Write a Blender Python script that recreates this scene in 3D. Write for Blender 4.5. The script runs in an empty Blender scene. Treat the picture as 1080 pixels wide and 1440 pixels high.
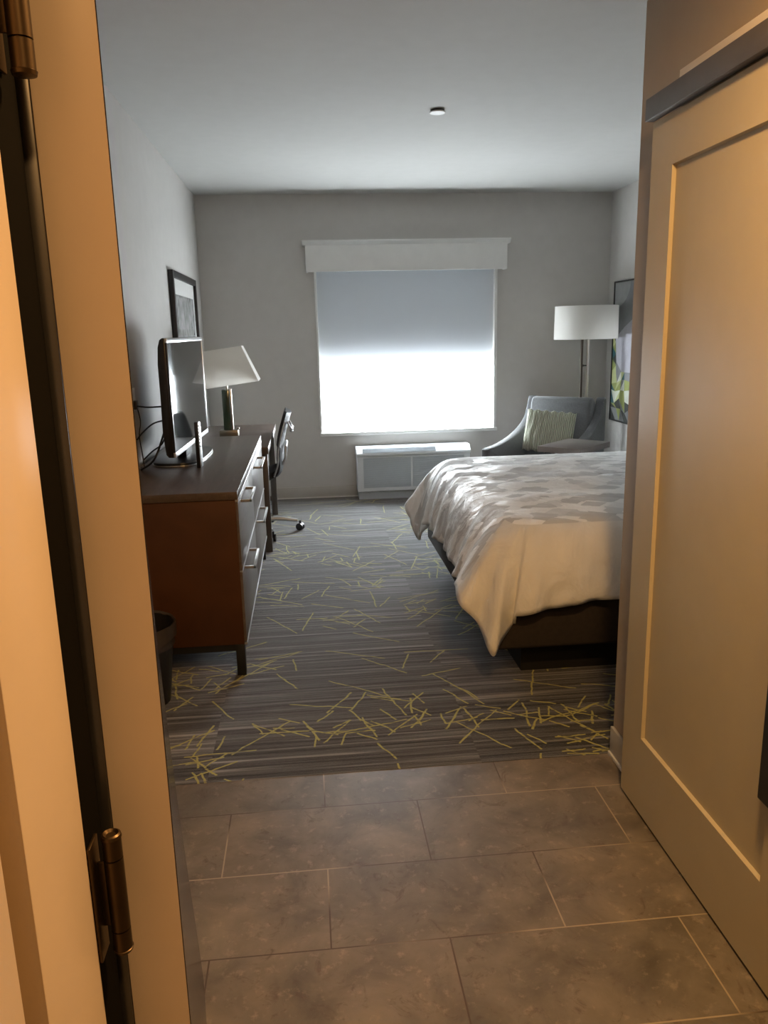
import bpy, bmesh, math, random
from mathutils import Vector, Matrix, noise
random.seed(7)
S = bpy.context.scene
COL = S.collection
PI = math.pi

# ------------------------------------------------------------------ camera, exposure, lights
cam = bpy.data.objects.new('camera', bpy.data.cameras.new('camera'))
COL.objects.link(cam)
cr = Vector((0.99490115, -0.09824462, -0.02279699))
cu = Vector((0.04410616, 0.22055575, 0.97437663))
cf = Vector((0.09069925, 0.97041391, -0.22376436))
cam.matrix_world = Matrix(((cr.x, cu.x, -cf.x, 0), (cr.y, cu.y, -cf.y, 0), (cr.z, cu.z, -cf.z, 1.5), (0, 0, 0, 1)))
cam.data.sensor_fit = 'VERTICAL'
cam.data.sensor_height = 36
cam.data.lens = 1111.06 * 36 / 1440
cam.data.clip_start = 0.02
S.camera = cam
S.view_settings.view_transform = 'Standard'
S.view_settings.look = 'None'
S.view_settings.gamma = 1
S.view_settings.exposure = 0.0
try: S.view_settings.use_curve_mapping = False
except Exception: pass

WORLD_STRENGTH = 5.0
WINDOW_POWER = 215
HALL_POWER = 21
FOYER_POWER = 37
WARM = (1.0, 0.57, 0.215)
w = bpy.data.worlds.new('sky'); S.world = w
w.use_nodes = True
w.node_tree.nodes['Background'].inputs[0].default_value = (0.9, 0.95, 1, 1)
w.node_tree.nodes['Background'].inputs[1].default_value = WORLD_STRENGTH

def area(name, loc, rot, sx, sy, power, color, spread=180):
    l = bpy.data.lights.new(name, 'AREA'); l.shape = 'RECTANGLE'; l.size = sx; l.size_y = sy
    l.energy = power; l.color = color; l.spread = math.radians(spread)
    o = bpy.data.objects.new(name, l); o.location = loc; o.rotation_euler = rot; COL.objects.link(o)
    return o
# daylight coming through the uncovered lower half of the window
area('daylight', (0.925, 7.30, 0.875), (-PI/2, 0, 0), 1.56, .54, WINDOW_POWER, (0.91, 0.965, 1.0))

# ------------------------------------------------------------------ materials
def srgb(r, g, b):
    def f(c):
        c /= 255
        return c/12.92 if c <= .04045 else ((c+.055)/1.055)**2.4
    return (f(r), f(g), f(b), 1)
class NT:
    def __init__(s, name):
        s.m = bpy.data.materials.new(name); s.m.use_nodes = True
        s.t = s.m.node_tree; s.n = s.t.nodes; s.b = s.n['Principled BSDF']; s.out = s.n['Material Output']
    def node(s, typ, **kw):
        n = s.n.new(typ)
        for k, v in kw.items():
            if k.startswith('i_'):
                key = k[2:]
                n.inputs[int(key) if key.isdigit() else key].default_value = v
            else: setattr(n, k, v)
        return n
    def link(s, a, b): s.t.links.new(a, b)
    def math(s, op, a, b=None, c=None, clamp=False):
        n = s.n.new('ShaderNodeMath'); n.operation = op; n.use_clamp = clamp
        for i, v in enumerate((a, b, c)):
            if v is None: continue
            if isinstance(v, (int, float)): n.inputs[i].default_value = v
            else: s.link(v, n.inputs[i])
        return n.outputs[0]
    def coord(s, kind='Object', scale=(1, 1, 1), loc=(0, 0, 0)):
        tc = s.n.new('ShaderNodeTexCoord'); mp = s.n.new('ShaderNodeMapping')
        mp.inputs['Scale'].default_value = scale; mp.inputs['Location'].default_value = loc
        s.link(tc.outputs[kind], mp.inputs['Vector']); return mp.outputs[0]
    def ramp(s, fac, stops, interp='LINEAR'):
        r = s.n.new('ShaderNodeValToRGB'); r.color_ramp.interpolation = interp
        e = r.color_ramp.elements
        while len(e) < len(stops): e.new(0.5)
        for i, (p, c) in enumerate(stops):
            e[i].position = p; e[i].color = c if len(c) == 4 else (*c, 1)
        s.link(fac, r.inputs[0]); return r.outputs[0]
    def mix(s, fac, a, b, mode='MIX'):
        n = s.n.new('ShaderNodeMix'); n.data_type = 'RGBA'; n.blend_type = mode
        for sock, v in ((n.inputs[0], fac), (n.inputs[6], a), (n.inputs[7], b)):
            if isinstance(v, (int, float)): sock.default_value = v
            elif isinstance(v, tuple): sock.default_value = v if len(v) == 4 else (*v, 1)
            else: s.link(v, sock)
        return n.outputs[2]
    def bump(s, h, strength=.2, dist=.01):
        b = s.n.new('ShaderNodeBump'); b.inputs['Strength'].default_value = strength; b.inputs['Distance'].default_value = dist
        s.link(h, b.inputs['Height']); s.link(b.outputs[0], s.b.inputs['Normal'])

def mat(name, col, rough=.5, metal=0, var=.06, nscale=12, bump=0, bscale=200, spec=.5, stretch=(1, 1, 1), sheen=0):
    k = NT(name)
    c = col if len(col) == 4 else (*col, 1)
    n = k.node('ShaderNodeTexNoise', i_Scale=nscale, i_Detail=3)
    k.link(k.coord('Object', stretch), n.inputs['Vector'])
    lo = tuple(x*(1-var) for x in c[:3]); hi = tuple(min(1, x*(1+var)) for x in c[:3])
    k.link(k.ramp(n.outputs['Fac'], [(.3, lo), (.7, hi)]), k.b.inputs['Base Color'])
    k.b.inputs['Roughness'].default_value = rough; k.b.inputs['Metallic'].default_value = metal
    k.b.inputs['Specular IOR Level'].default_value = spec
    if sheen: k.b.inputs['Sheen Weight'].default_value = sheen
    if bump:
        n2 = k.node('ShaderNodeTexNoise', i_Scale=bscale, i_Detail=2)
        k.link(k.coord('Object', stretch), n2.inputs['Vector']); k.bump(n2.outputs['Fac'], bump, .002)
    return k.m
M = {}
M['wall'] = mat('wall_paint', (.57, .555, .53), .75, bump=.08, bscale=160, var=.02)
M['ceiling'] = mat('ceiling_paint', (.55, .55, .53), .85, bump=.06, bscale=180, var=.015)
M['tan'] = mat('door_frame_paint', (.60, .49, .395), .32, var=.02)
M['barn'] = mat('sliding_door_paint', (.50, .43, .29), .42, var=.02)
M['foyer'] = mat('foyer_paint', (.40, .33, .25), .7, var=.02, bump=.06)
M['white'] = mat('white_paint', (.78, .78, .76), .4, var=.02)
M['base'] = mat('baseboard_vinyl', (.50, .48, .44), .5, var=.03)
M['basewhite'] = mat('baseboard_lip', (.75, .74, .70), .45, var=.03)
M['bronze'] = mat('dark_bronze', (.10, .075, .05), .3, .9, var=.1)
M['hinge'] = mat('hinge_brass', (.075, .05, .028), .38, .9, var=.12, nscale=30)
M['rubbergap'] = mat('black_rubber_and_gap', (.003, .0025, .002), .9, var=.1, spec=.05)  # door sweep rubber, and the painted shade of the hinge gap
M['glossdark'] = mat('dark_gloss_strip', (.035, .032, .03), .16, .0, var=.1)
M['brownstrip'] = mat('brown_strip', (.20, .13, .07), .6, var=.05)
M['gapcover'] = mat('dark_gap_metal', (.16, .15, .14), .28, .85, var=.1)
M['leafface'] = mat('door_veneer', (.035, .028, .024), .15, var=.25, nscale=6, stretch=(8, 8, .6))
M['track'] = mat('track_metal', (.115, .10, .085), .45, .3, var=.08)
M['cream'] = mat('cream_board', (.78, .70, .58), .5, var=.02)
M['black'] = mat('black_metal', (.012, .012, .012), .4, var=.2)
M['blackplastic'] = mat('black_plastic', (.010, .010, .011), .3, var=.2)
M['cable'] = mat('cable_rubber', (.006, .006, .007), .5, var=.2)
M['screen'] = mat('tv_glass', (.012, .014, .016), .04, var=.1, spec=.6)
M['silver'] = mat('silver_trim', (.62, .62, .62), .28, .85, var=.04)
M['chrome'] = mat('chrome', (.75, .75, .76), .15, 1, var=.03)
M['nickel'] = mat('brushed_nickel', (.55, .52, .47), .3, 1, var=.05, stretch=(1, 1, .1), nscale=60)
M['legmetal'] = mat('desk_leg_metal', (.12, .105, .09), .4, .4, var=.08)
M['ptac'] = mat('white_plastic', (.72, .75, .77), .45, var=.015)
M['ptacgrey'] = mat('vent_plastic', (.48, .53, .57), .55, var=.03)
M['armchair'] = mat('armchair_fabric', (.125, .133, .142), .85, var=.12, nscale=90, bump=.3, bscale=500, sheen=.25)
M['armcush'] = mat('armchair_cushion', (.155, .163, .172), .85, var=.12, nscale=90, bump=.3, bscale=500, sheen=.25)
M['tabletop'] = mat('side_table_laminate', (.17, .145, .13), .38, var=.1, stretch=(1, 8, 1))
M['boxspring'] = mat('box_spring_cloth', (.026, .018, .013), .85, var=.15, nscale=60, bump=.2)
M['toekick'] = mat('black_board', (.006, .005, .005), .7, var=.1)
M['linen'] = mat('white_linen', (.80, .80, .79), .75, var=.02, bump=.2, bscale=60)
M['bin'] = mat('bin_plastic', (.012, .010, .009), .4, var=.2)
M['liner'] = mat('bin_liner', (.05, .04, .035), .35, var=.2)
M['lampglass'] = mat('green_glass', (.035, .06, .04), .12, var=.25, spec=.7, stretch=(1, 1, .2))
M['lampmetal'] = mat('lamp_metal', (.30, .28, .23), .35, .8, var=.06)
M['glass'] = None
M['chairblack'] = mat('black_mesh_fabric', (.012, .012, .013), .6, var=.2, nscale=80, spec=.3, bump=.2)
M['polebrown'] = mat('dark_brown_metal', (.09, .07, .055), .45, .3, var=.08)
M['castmetal'] = mat('satin_aluminium', (.46, .47, .48), .42, .6, var=.04)

def wood(name, dark, light, rough, spec=.5, stretch=(18, 2, 18)):
    k = NT(name)
    v = k.coord('Object', stretch)
    n = k.node('ShaderNodeTexNoise', i_Scale=2.2, i_Detail=6, i_Distortion=.6); k.link(v, n.inputs['Vector'])
    k.link(k.ramp(n.outputs['Fac'], [(.3, dark), (.7, light)]), k.b.inputs['Base Color'])
    k.b.inputs['Roughness'].default_value = rough; k.b.inputs['Specular IOR Level'].default_value = spec
    k.bump(n.outputs['Fac'], .04, .002)
    return k.m
M['woodside'] = wood('dresser_side_wood', (.062, .024, .009), (.088, .034, .013), .5, .3, (2, 18, 2))
M['woodtop'] = wood('dresser_top_wood', (.070, .048, .034), (.098, .068, .050), .38, .5, (18, 1.5, 18))
M['woodfront'] = wood('drawer_laminate', (.10, .08, .065), (.14, .115, .095), .36, .35, (18, 1.5, 18))
M['deskwood'] = wood('desk_wood', (.085, .06, .048), (.12, .085, .07), .38, .5, (18, 1.5, 18))

def m_tile():
    k = NT('porcelain_tile')
    tc = k.node('ShaderNodeTexCoord')
    br = k.node('ShaderNodeTexBrick', offset=.5, offset_frequency=2, squash=1)
    br.inputs['Scale'].default_value = 1
    br.inputs['Brick Width'].default_value = .6; br.inputs['Row Height'].default_value = .303
    br.inputs['Mortar Size'].default_value = .0022; br.inputs['Mortar Smooth'].default_value = .1
    br.inputs['Bias'].default_value = 0
    mp = k.node('ShaderNodeMapping'); mp.inputs['Location'].default_value = (TX, TY, 0)
    k.link(tc.outputs['Object'], mp.inputs['Vector']); k.link(mp.outputs[0], br.inputs['Vector'])
    br.inputs['Color1'].default_value = (.9, .9, .9, 1); br.inputs['Color2'].default_value = (1.08, 1.05, 1.02, 1)
    br.inputs['Mortar'].default_value = (1, 1, 1, 1)
    n1 = k.node('ShaderNodeTexNoise', i_Scale=5.5, i_Detail=8, i_Roughness=.62, i_Distortion=.4); k.link(tc.outputs['Object'], n1.inputs['Vector'])
    n2 = k.node('ShaderNodeTexNoise', i_Scale=26, i_Detail=5, i_Roughness=.7); k.link(tc.outputs['Object'], n2.inputs['Vector'])
    n3 = k.node('ShaderNodeTexNoise', i_Scale=14, i_Detail=8, i_Roughness=.75, i_Distortion=1.2); k.link(tc.outputs['Object'], n3.inputs['Vector'])
    base = k.ramp(n1.outputs['Fac'], [(.30, (.090, .076, .056)), (.70, (.215, .185, .146))])
    base = k.mix(k.math('MULTIPLY', k.ramp(n2.outputs['Fac'], [(.56, (0, 0, 0)), (.68, (1, 1, 1))]), .55), base, (.30, .25, .20))
    base = k.mix(k.math('MULTIPLY', k.ramp(n3.outputs['Fac'], [(.56, (0, 0, 0)), (.66, (1, 1, 1))]), .7), base, (.085, .058, .040))
    base = k.mix(1.0, base, br.outputs['Color'], 'MULTIPLY')
    gn = k.node('ShaderNodeTexNoise', i_Scale=1.9, i_Detail=0); k.link(tc.outputs['Object'], gn.inputs['Vector'])
    col = k.mix(br.outputs['Fac'], base, k.ramp(gn.outputs['Fac'], [(.48, (.075, .05, .033)), (.56, (.33, .27, .19))]))
    k.link(col, k.b.inputs['Base Color'])
    r = k.ramp(n2.outputs['Fac'], [(.3, (.36, .36, .36)), (.7, (.5, .5, .5))]); k.link(r, k.b.inputs['Roughness'])
    h = k.math('SUBTRACT', k.math('MULTIPLY', n2.outputs['Fac'], .25), br.outputs['Fac'])
    k.bump(h, .35, .0015)
    return k.m
TX, TY = 0.0, -0.17
M['tile'] = m_tile()

def m_carpet():
    k = NT('carpet')
    tc = k.node('ShaderNodeTexCoord'); sep = k.node('ShaderNodeSeparateXYZ'); k.link(tc.outputs['Object'], sep.inputs[0])
    X, Y = sep.outputs[0], sep.outputs[1]
    tid = k.math('FLOOR', k.math('DIVIDE', k.math('ADD', X, 10.0), .96))       # carpet tile column
    def vec(x, y, z=0.0):
        c = k.node('ShaderNodeCombineXYZ')
        for i, v in enumerate((x, y, z)):
            if isinstance(v, (int, float)): c.inputs[i].default_value = v
            else: k.link(v, c.inputs[i])
        return c.outputs[0]
    def streak(sx, sy, det=3, seed=0.0):
        n = k.node('ShaderNodeTexNoise', i_Scale=1, i_Detail=det, i_Roughness=.6)
        k.link(vec(k.math('MULTIPLY', X, sx), k.math('MULTIPLY', Y, sy), k.math('ADD', k.math('MULTIPLY', tid, 7.3), seed)), n.inputs['Vector'])
        return n.outputs['Fac']
    s1 = streak(.9, 48, 4, 1.0); s2 = streak(1.6, 130, 2, 5.0); s3 = streak(.6, 17, 2, 9.0)
    base = k.ramp(s1, [(.36, (.012, .012, .012)), (.46, (.050, .051, .053)), (.57, (.098, .100, .102)), (.66, (.29, .29, .285))])
    dk = k.ramp(s3, [(.35, (.62, .60, .60)), (.65, (1.2, 1.2, 1.22))])
    base = k.mix(1.0, base, dk, 'MULTIPLY')
    base = k.mix(k.math('MULTIPLY', k.ramp(s2, [(.62, (0, 0, 0)), (.72, (1, 1, 1))]), .5), base, (.26, .25, .24))
    # thin straight yarn twigs: one random segment per cell, several layers, kept in clusters
    wob = k.node('ShaderNodeTexNoise', i_Scale=10, i_Detail=5); k.link(tc.outputs['Object'], wob.inputs['Vector'])
    wsep = k.node('ShaderNodeSeparateColor'); k.link(wob.outputs['Color'], wsep.inputs[0])
    px = k.math('ADD', X, k.math('MULTIPLY', k.math('SUBTRACT', wsep.outputs[0], .5), .032))
    py = k.math('ADD', Y, k.math('MULTIPLY', k.math('SUBTRACT', wsep.outputs[1], .5), .032))
    def twigs(sc, ox, oy, half, wid, lo, seed, spread=2.4):
        qx = k.math('MULTIPLY_ADD', px, sc, ox); qy = k.math('MULTIPLY_ADD', py, sc, oy)
        ix, iy = k.math('FLOOR', qx), k.math('FLOOR', qy)
        wn = k.node('ShaderNodeTexWhiteNoise'); wn.noise_dimensions = '3D'; k.link(vec(ix, iy, seed), wn.inputs['Vector'])
        rs = k.node('ShaderNodeSeparateColor'); k.link(wn.outputs['Color'], rs.inputs[0])
        r1, r2, r3 = rs.outputs[0], rs.outputs[1], rs.outputs[2]
        fx = k.math('SUBTRACT', k.math('SUBTRACT', qx, ix), k.math('MULTIPLY_ADD', r2, .24, .38))
        fy = k.math('SUBTRACT', k.math('SUBTRACT', qy, iy), k.math('MULTIPLY_ADD', r3, .24, .38))
        a = k.math('MULTIPLY', k.math('SUBTRACT', r1, .5), spread)
        ca, sa = k.math('COSINE', a), k.math('SINE', a)
        u = k.math('ADD', k.math('MULTIPLY', fx, ca), k.math('MULTIPLY', fy, sa))
        v = k.math('SUBTRACT', k.math('MULTIPLY', fy, ca), k.math('MULTIPLY', fx, sa))
        on = k.math('MULTIPLY', k.math('LESS_THAN', k.math('ABSOLUTE', v), wid*sc), k.math('LESS_THAN', k.math('ABSOLUTE', u), half))
        n = k.node('ShaderNodeTexNoise', i_Scale=1, i_Detail=1)
        k.link(vec(k.math('MULTIPLY', ix, 1.55/sc), k.math('MULTIPLY', iy, 2.6/sc), 9.1), n.inputs['Vector'])
        return k.math('MULTIPLY', on, k.math('GREATER_THAN', n.outputs['Fac'], lo))
    layers = [twigs(2.6, .0, .3, .40, .0035, .44, 1.0, 2.6), twigs(3.1, .55, .1, .42, .0035, .46, 2.0, 3.1), twigs(4.2, .2, .7, .42, .0038, .50, 3.0, 3.1),
              twigs(5.0, .6, .4, .42, .0038, .535, 4.0, 3.1), twigs(6.3, .1, .9, .42, .004, .575, 5.0, 3.1), twigs(7.7, .4, .2, .42, .0038, .59, 6.0, 3.1), twigs(9.5, .8, .6, .42, .0038, .60, 7.0, 3.1)]
    tw = layers[0]
    for l_ in layers[1:]: tw = k.math('MAXIMUM', tw, l_)
    brk = k.node('ShaderNodeTexNoise', i_Scale=1, i_Detail=2)
    k.link(vec(k.math('MULTIPLY', X, 18), k.math('MULTIPLY', Y, 70), 2.0), brk.inputs['Vector'])
    tw = k.math('MULTIPLY', tw, k.ramp(brk.outputs['Fac'], [(.32, (.25, .25, .25)), (.46, (1, 1, 1))]))
    col = k.mix(tw, base, (.38, .36, .10))
    k.link(col, k.b.inputs['Base Color'])
    k.b.inputs['Roughness'].default_value = .9; k.b.inputs['Specular IOR Level'].default_value = .2
    k.b.inputs['Sheen Weight'].default_value = .5; k.b.inputs['Sheen Roughness'].default_value = .35
    n = k.node('ShaderNodeTexNoise', i_Scale=420, i_Detail=2); k.link(tc.outputs['Object'], n.inputs['Vector'])
    k.bump(k.math('ADD', n.outputs['Fac'], k.math('MULTIPLY', s1, 1.5)), .5, .004)
    return k.m
M['carpet'] = m_carpet()

def m_duvet():
    k = NT('duvet_satin')
    uv = k.node('ShaderNodeTexCoord').outputs['UV']
    mp = k.node('ShaderNodeMapping'); mp.inputs['Scale'].default_value = (9.5, 12.5, 1); mp.inputs['Rotation'].default_value = (0, 0, .62)
    k.link(uv, mp.inputs['Vector'])
    v = k.node('ShaderNodeTexVoronoi', feature='F1', i_Scale=1, i_Randomness=.85); v.distance = 'CHEBYCHEV'
    k.link(mp.outputs[0], v.inputs['Vector'])
    s = k.node('ShaderNodeSeparateColor'); k.link(v.outputs['Color'], s.inputs[0])
    cell = s.outputs[0]
    col = k.ramp(cell, [(0, (.54, .54, .55)), (.36, (.64, .645, .65)), (.46, (.88, .88, .88)), (1, (.94, .94, .94))])
    k.link(col, k.b.inputs['Base Color'])
    r = k.ramp(cell, [(0, (.75, .75, .75)), (.5, (.5, .5, .5)), (1, (.36, .36, .36))])
    k.link(r, k.b.inputs['Roughness'])
    k.b.inputs['Sheen Weight'].default_value = .15
    n = k.node('ShaderNodeTexNoise', i_Scale=9, i_Detail=4, i_Distortion=.8); k.link(uv, n.inputs['Vector'])
    k.bump(k.math('ADD', n.outputs['Fac'], k.math('MULTIPLY', cell, .12)), .35, .03)
    return k.m
M['duvet'] = m_duvet()
def m_duvetside():
    k = NT('duvet_plain_side')
    n = k.node('ShaderNodeTexNoise', i_Scale=5.5, i_Detail=4, i_Distortion=1.1); k.link(k.coord('Object', (1, 1, .6)), n.inputs['Vector'])
    v = k.node('ShaderNodeTexVoronoi', feature='SMOOTH_F1', i_Scale=9); k.link(k.coord('Object', (1, 1, .8)), v.inputs['Vector'])
    k.link(k.ramp(n.outputs['Fac'], [(.3, (.74, .735, .72)), (.7, (.80, .79, .775))]), k.b.inputs['Base Color'])
    k.b.inputs['Roughness'].default_value = .55; k.b.inputs['Sheen Weight'].default_value = .1
    k.bump(k.math('ADD', n.outputs['Fac'], k.math('MULTIPLY', v.outputs['Distance'], .6)), .55, .035)
    return k.m
M['duvetside'] = m_duvetside()

def m_pillow():
    k = NT('ribbed_sage_fabric')
    tc = k.node('ShaderNodeTexCoord')
    wv = k.node('ShaderNodeTexWave', i_Scale=9, i_Distortion=2.2, i_Detail=2); wv.bands_direction = 'X'
    k.link(tc.outputs['UV'], wv.inputs['Vector'])
    k.link(k.ramp(wv.outputs['Fac'], [(.15, (.30, .32, .235)), (.7, (.64, .66, .53))]), k.b.inputs['Base Color'])
    k.b.inputs['Roughness'].default_value = .9; k.b.inputs['Sheen Weight'].default_value = .3
    k.bump(wv.outputs['Fac'], .6, .02)
    return k.m
M['sage'] = m_pillow()

def m_blind(name, diff, trans_w, transp, col):
    k = NT(name)
    d = k.node('ShaderNodeBsdfDiffuse'); d.inputs[0].default_value = (*col, 1)
    t = k.node('ShaderNodeBsdfTranslucent'); t.inputs[0].default_value = (*col, 1)
    tp = k.node('ShaderNodeBsdfTransparent')
    wv = k.node('ShaderNodeTexNoise', i_Scale=300, i_Detail=1); k.link(k.coord('Object', (1, 1, 6)), wv.inputs['Vector'])
    m1 = k.node('ShaderNodeMixShader'); k.link(k.math('MULTIPLY_ADD', wv.outputs['Fac'], .04, trans_w-.02), m1.inputs[0])
    k.link(d.outputs[0], m1.inputs[1]); k.link(t.outputs[0], m1.inputs[2])
    m2 = k.node('ShaderNodeMixShader'); m2.inputs[0].default_value = transp
    k.link(m1.outputs[0], m2.inputs[1]); k.link(tp.outputs[0], m2.inputs[2])
    k.link(m2.outputs[0], k.out.inputs['Surface'])
    return k.m
M['sheer'] = m_blind('sheer_blind', .5, .34, .50, (.86, .88, .90))
M['blackout'] = m_blind('blackout_blind', .9, .20, 0, (.80, .83, .86))
def m_glass():
    k = NT('window_glass')
    g = k.node('ShaderNodeBsdfGlossy'); g.inputs['Roughness'].default_value = .02
    tp = k.node('ShaderNodeBsdfTransparent'); tp.inputs[0].default_value = (.95, .97, .97, 1)
    lw = k.node('ShaderNodeLayerWeight'); lw.inputs[0].default_value = .25
    m = k.node('ShaderNodeMixShader'); k.link(lw.outputs['Fresnel'], m.inputs[0]); k.link(tp.outputs[0], m.inputs[1]); k.link(g.outputs[0], m.inputs[2])
    k.link(m.outputs[0], k.out.inputs['Surface']); return k.m
M['glass'] = m_glass()
M['shade'] = m_blind('lamp_linen', .5, .55, 0, (.93, .92, .89))
def m_sketch():
    k = NT('grey_print')
    br = k.node('ShaderNodeTexBrick', offset=.37); br.inputs['Scale'].default_value = 1
    br.inputs['Brick Width'].default_value = .17; br.inputs['Row Height'].default_value = .26; br.inputs['Mortar Size'].default_value = .022
    tc = k.node('ShaderNodeTexCoord'); sp = k.node('ShaderNodeSeparateXYZ'); k.link(tc.outputs['Object'], sp.inputs[0])
    c = k.node('ShaderNodeCombineXYZ'); k.link(sp.outputs[1], c.inputs[0]); k.link(sp.outputs[2], c.inputs[1]); k.link(c.outputs[0], br.inputs['Vector'])
    br.inputs['Color1'].default_value = (.30, .31, .31, 1); br.inputs['Color2'].default_value = (.42, .43, .43, 1); br.inputs['Mortar'].default_value = (.20, .21, .21, 1)
    n = k.node('ShaderNodeTexNoise', i_Scale=14, i_Detail=5); k.link(tc.outputs['Object'], n.inputs['Vector'])
    k.link(k.mix(.5, br.outputs['Color'], k.ramp(n.outputs['Fac'], [(.35, (.12, .13, .13)), (.65, (.55, .56, .56))])), k.b.inputs['Base Color'])
    k.b.inputs['Roughness'].default_value = .25; return k.m
M['print'] = m_sketch()

# ------------------------------------------------------------------ mesh helpers
def B(): return bmesh.new()
def box(bm, x0, x1, y0, y1, z0, z1, bev=0, seg=2, mi=0):
    t = bmesh.new()
    vs = [t.verts.new((x, y, z)) for x in (x0, x1) for y in (y0, y1) for z in (z0, z1)]
    for f in ((0, 1, 3, 2), (4, 6, 7, 5), (0, 4, 5, 1), (2, 3, 7, 6), (0, 2, 6, 4), (1, 5, 7, 3)): t.faces.new([vs[i] for i in f])
    bmesh.ops.recalc_face_normals(t, faces=t.faces)
    if bev: bmesh.ops.bevel(t, geom=list(t.edges), offset=bev, segments=seg, profile=.5, affect='EDGES')
    for f in t.faces: f.material_index = mi
    merge(bm, t); return bm
def merge(bm, t, mx=None):
    me = bpy.data.meshes.new('tmp'); t.to_mesh(me); t.free()
    if mx: me.transform(mx)
    bm.from_mesh(me); bpy.data.meshes.remove(me)
def lathe(bm, prof, cx=0, cy=0, n=40, cap=True):
    rings = [[bm.verts.new((cx+r*math.cos(2*PI*i/n), cy+r*math.sin(2*PI*i/n), z)) for i in range(n)] for r, z in prof]
    for a, b in zip(rings, rings[1:]):
        for i in range(n): bm.faces.new((a[i], a[(i+1) % n], b[(i+1) % n], b[i]))
    if cap:
        bm.faces.new(rings[0][::-1]); bm.faces.new(rings[-1])
    return bm
def spline(pts, sub=8):
    P = [Vector(p) for p in pts]
    if len(P) < 3: return P
    Q = [P[0]*2-P[1]]+P+[P[-1]*2-P[-2]]; out = []
    for i in range(1, len(Q)-2):
        a, b, c, d = Q[i-1:i+3]
        for j in range(sub):
            t = j/sub
            out.append(.5*((2*b)+(c-a)*t+(2*a-5*b+4*c-d)*t*t+(3*b-a-3*c+d)*t**3))
    out.append(P[-1]); return out
def tube(bm, pts, r, n=10, smooth=True, sub=8, r_end=None):
    P = spline(pts, sub) if smooth else [Vector(p) for p in pts]
    rings = []
    for i, p in enumerate(P):
        d = (P[min(i+1, len(P)-1)]-P[max(i-1, 0)]).normalized()
        u = d.cross(Vector((0, 0, 1)))
        if u.length < .05: u = d.cross(Vector((0, 1, 0)))
        u.normalize(); v = d.cross(u)
        rr = r if r_end is None else r+(r_end-r)*i/(len(P)-1)
        rings.append([bm.verts.new(p+rr*(math.cos(2*PI*k/n)*u+math.sin(2*PI*k/n)*v)) for k in range(n)])
    for a, b in zip(rings, rings[1:]):
        for i in range(n): bm.faces.new((a[i], a[(i+1) % n], b[(i+1) % n], b[i]))
    bm.faces.new(rings[0][::-1]); bm.faces.new(rings[-1]); return bm
def bar(bm, a, b, wx, wy, up=(0, 0, 1)):
    """box-section bar from a to b"""
    a, b = Vector(a), Vector(b); d = (b-a).normalized(); u = d.cross(Vector(up))
    if u.length < .05: u = d.cross(Vector((0, 1, 0)))
    u.normalize(); v = d.cross(u)
    c = [(-1, -1), (1, -1), (1, 1), (-1, 1)]
    r0 = [bm.verts.new(a+u*wx/2*s+v*wy/2*t) for s, t in c]; r1 = [bm.verts.new(b+u*wx/2*s+v*wy/2*t) for s, t in c]
    for i in range(4): bm.faces.new((r0[i], r0[(i+1) % 4], r1[(i+1) % 4], r1[i]))
    bm.faces.new(r0[::-1]); bm.faces.new(r1); return bm
def prism(bm, poly, axis, a, b, bev=0):
    """poly: 2-D points in the plane normal to axis; extruded from a to b"""
    t = bmesh.new()
    def P(p, h):
        return {'x': (h, p[0], p[1]), 'y': (p[0], h, p[1]), 'z': (p[0], p[1], h)}[axis]
    r0 = [t.verts.new(P(p, a)) for p in poly]; r1 = [t.verts.new(P(p, b)) for p in poly]
    n = len(poly)
    for i in range(n): t.faces.new((r0[i], r0[(i+1) % n], r1[(i+1) % n], r1[i]))
    t.faces.new(r0[::-1]); t.faces.new(r1)
    bmesh.ops.recalc_face_normals(t, faces=t.faces)
    if bev: bmesh.ops.bevel(t, geom=list(t.edges), offset=bev, segments=2, profile=.5, affect='EDGES')
    merge(bm, t); return bm

def obj(name, bm, m, parent=None, angle=35, wmx=None, origin=None):
    """links a bmesh as one object. With a parent, geometry is in the parent's local frame."""
    bmesh.ops.recalc_face_normals(bm, faces=bm.faces)
    me = bpy.data.meshes.new(name); bm.to_mesh(me); bm.free()
    if wmx: me.transform(wmx)
    if origin: me.transform(Matrix.Translation(-Vector(origin)))
    for mm in (m if isinstance(m, (list, tuple)) else [m]): me.materials.append(mm if not isinstance(mm, str) else M[mm])
    for p in me.polygons: p.use_smooth = True
    me.set_sharp_from_angle(angle=math.radians(angle))
    o = bpy.data.objects.new(name, me); COL.objects.link(o)
    if origin: o.location = origin
    if parent: o.parent = parent
    return o
def tag(o, label=None, cat=None, group=None, kind=None):
    if label: o['label'] = label
    if cat: o['category'] = cat
    if group: o['group'] = group
    if kind: o['kind'] = kind
    return o
def thing(name, label, cat, loc, rz=0, group=None, kind=None):
    o = bpy.data.objects.new(name, None); COL.objects.link(o)
    o.empty_display_size = .05; o.location = loc; o.rotation_euler = (0, 0, rz)
    return tag(o, label, cat, group, kind)
def struct(name, bm, m, label, cat, parent=None, angle=35):
    o = obj(name, bm, m, parent, angle)
    if not parent: tag(o, label, cat, kind='structure')
    return o

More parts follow.
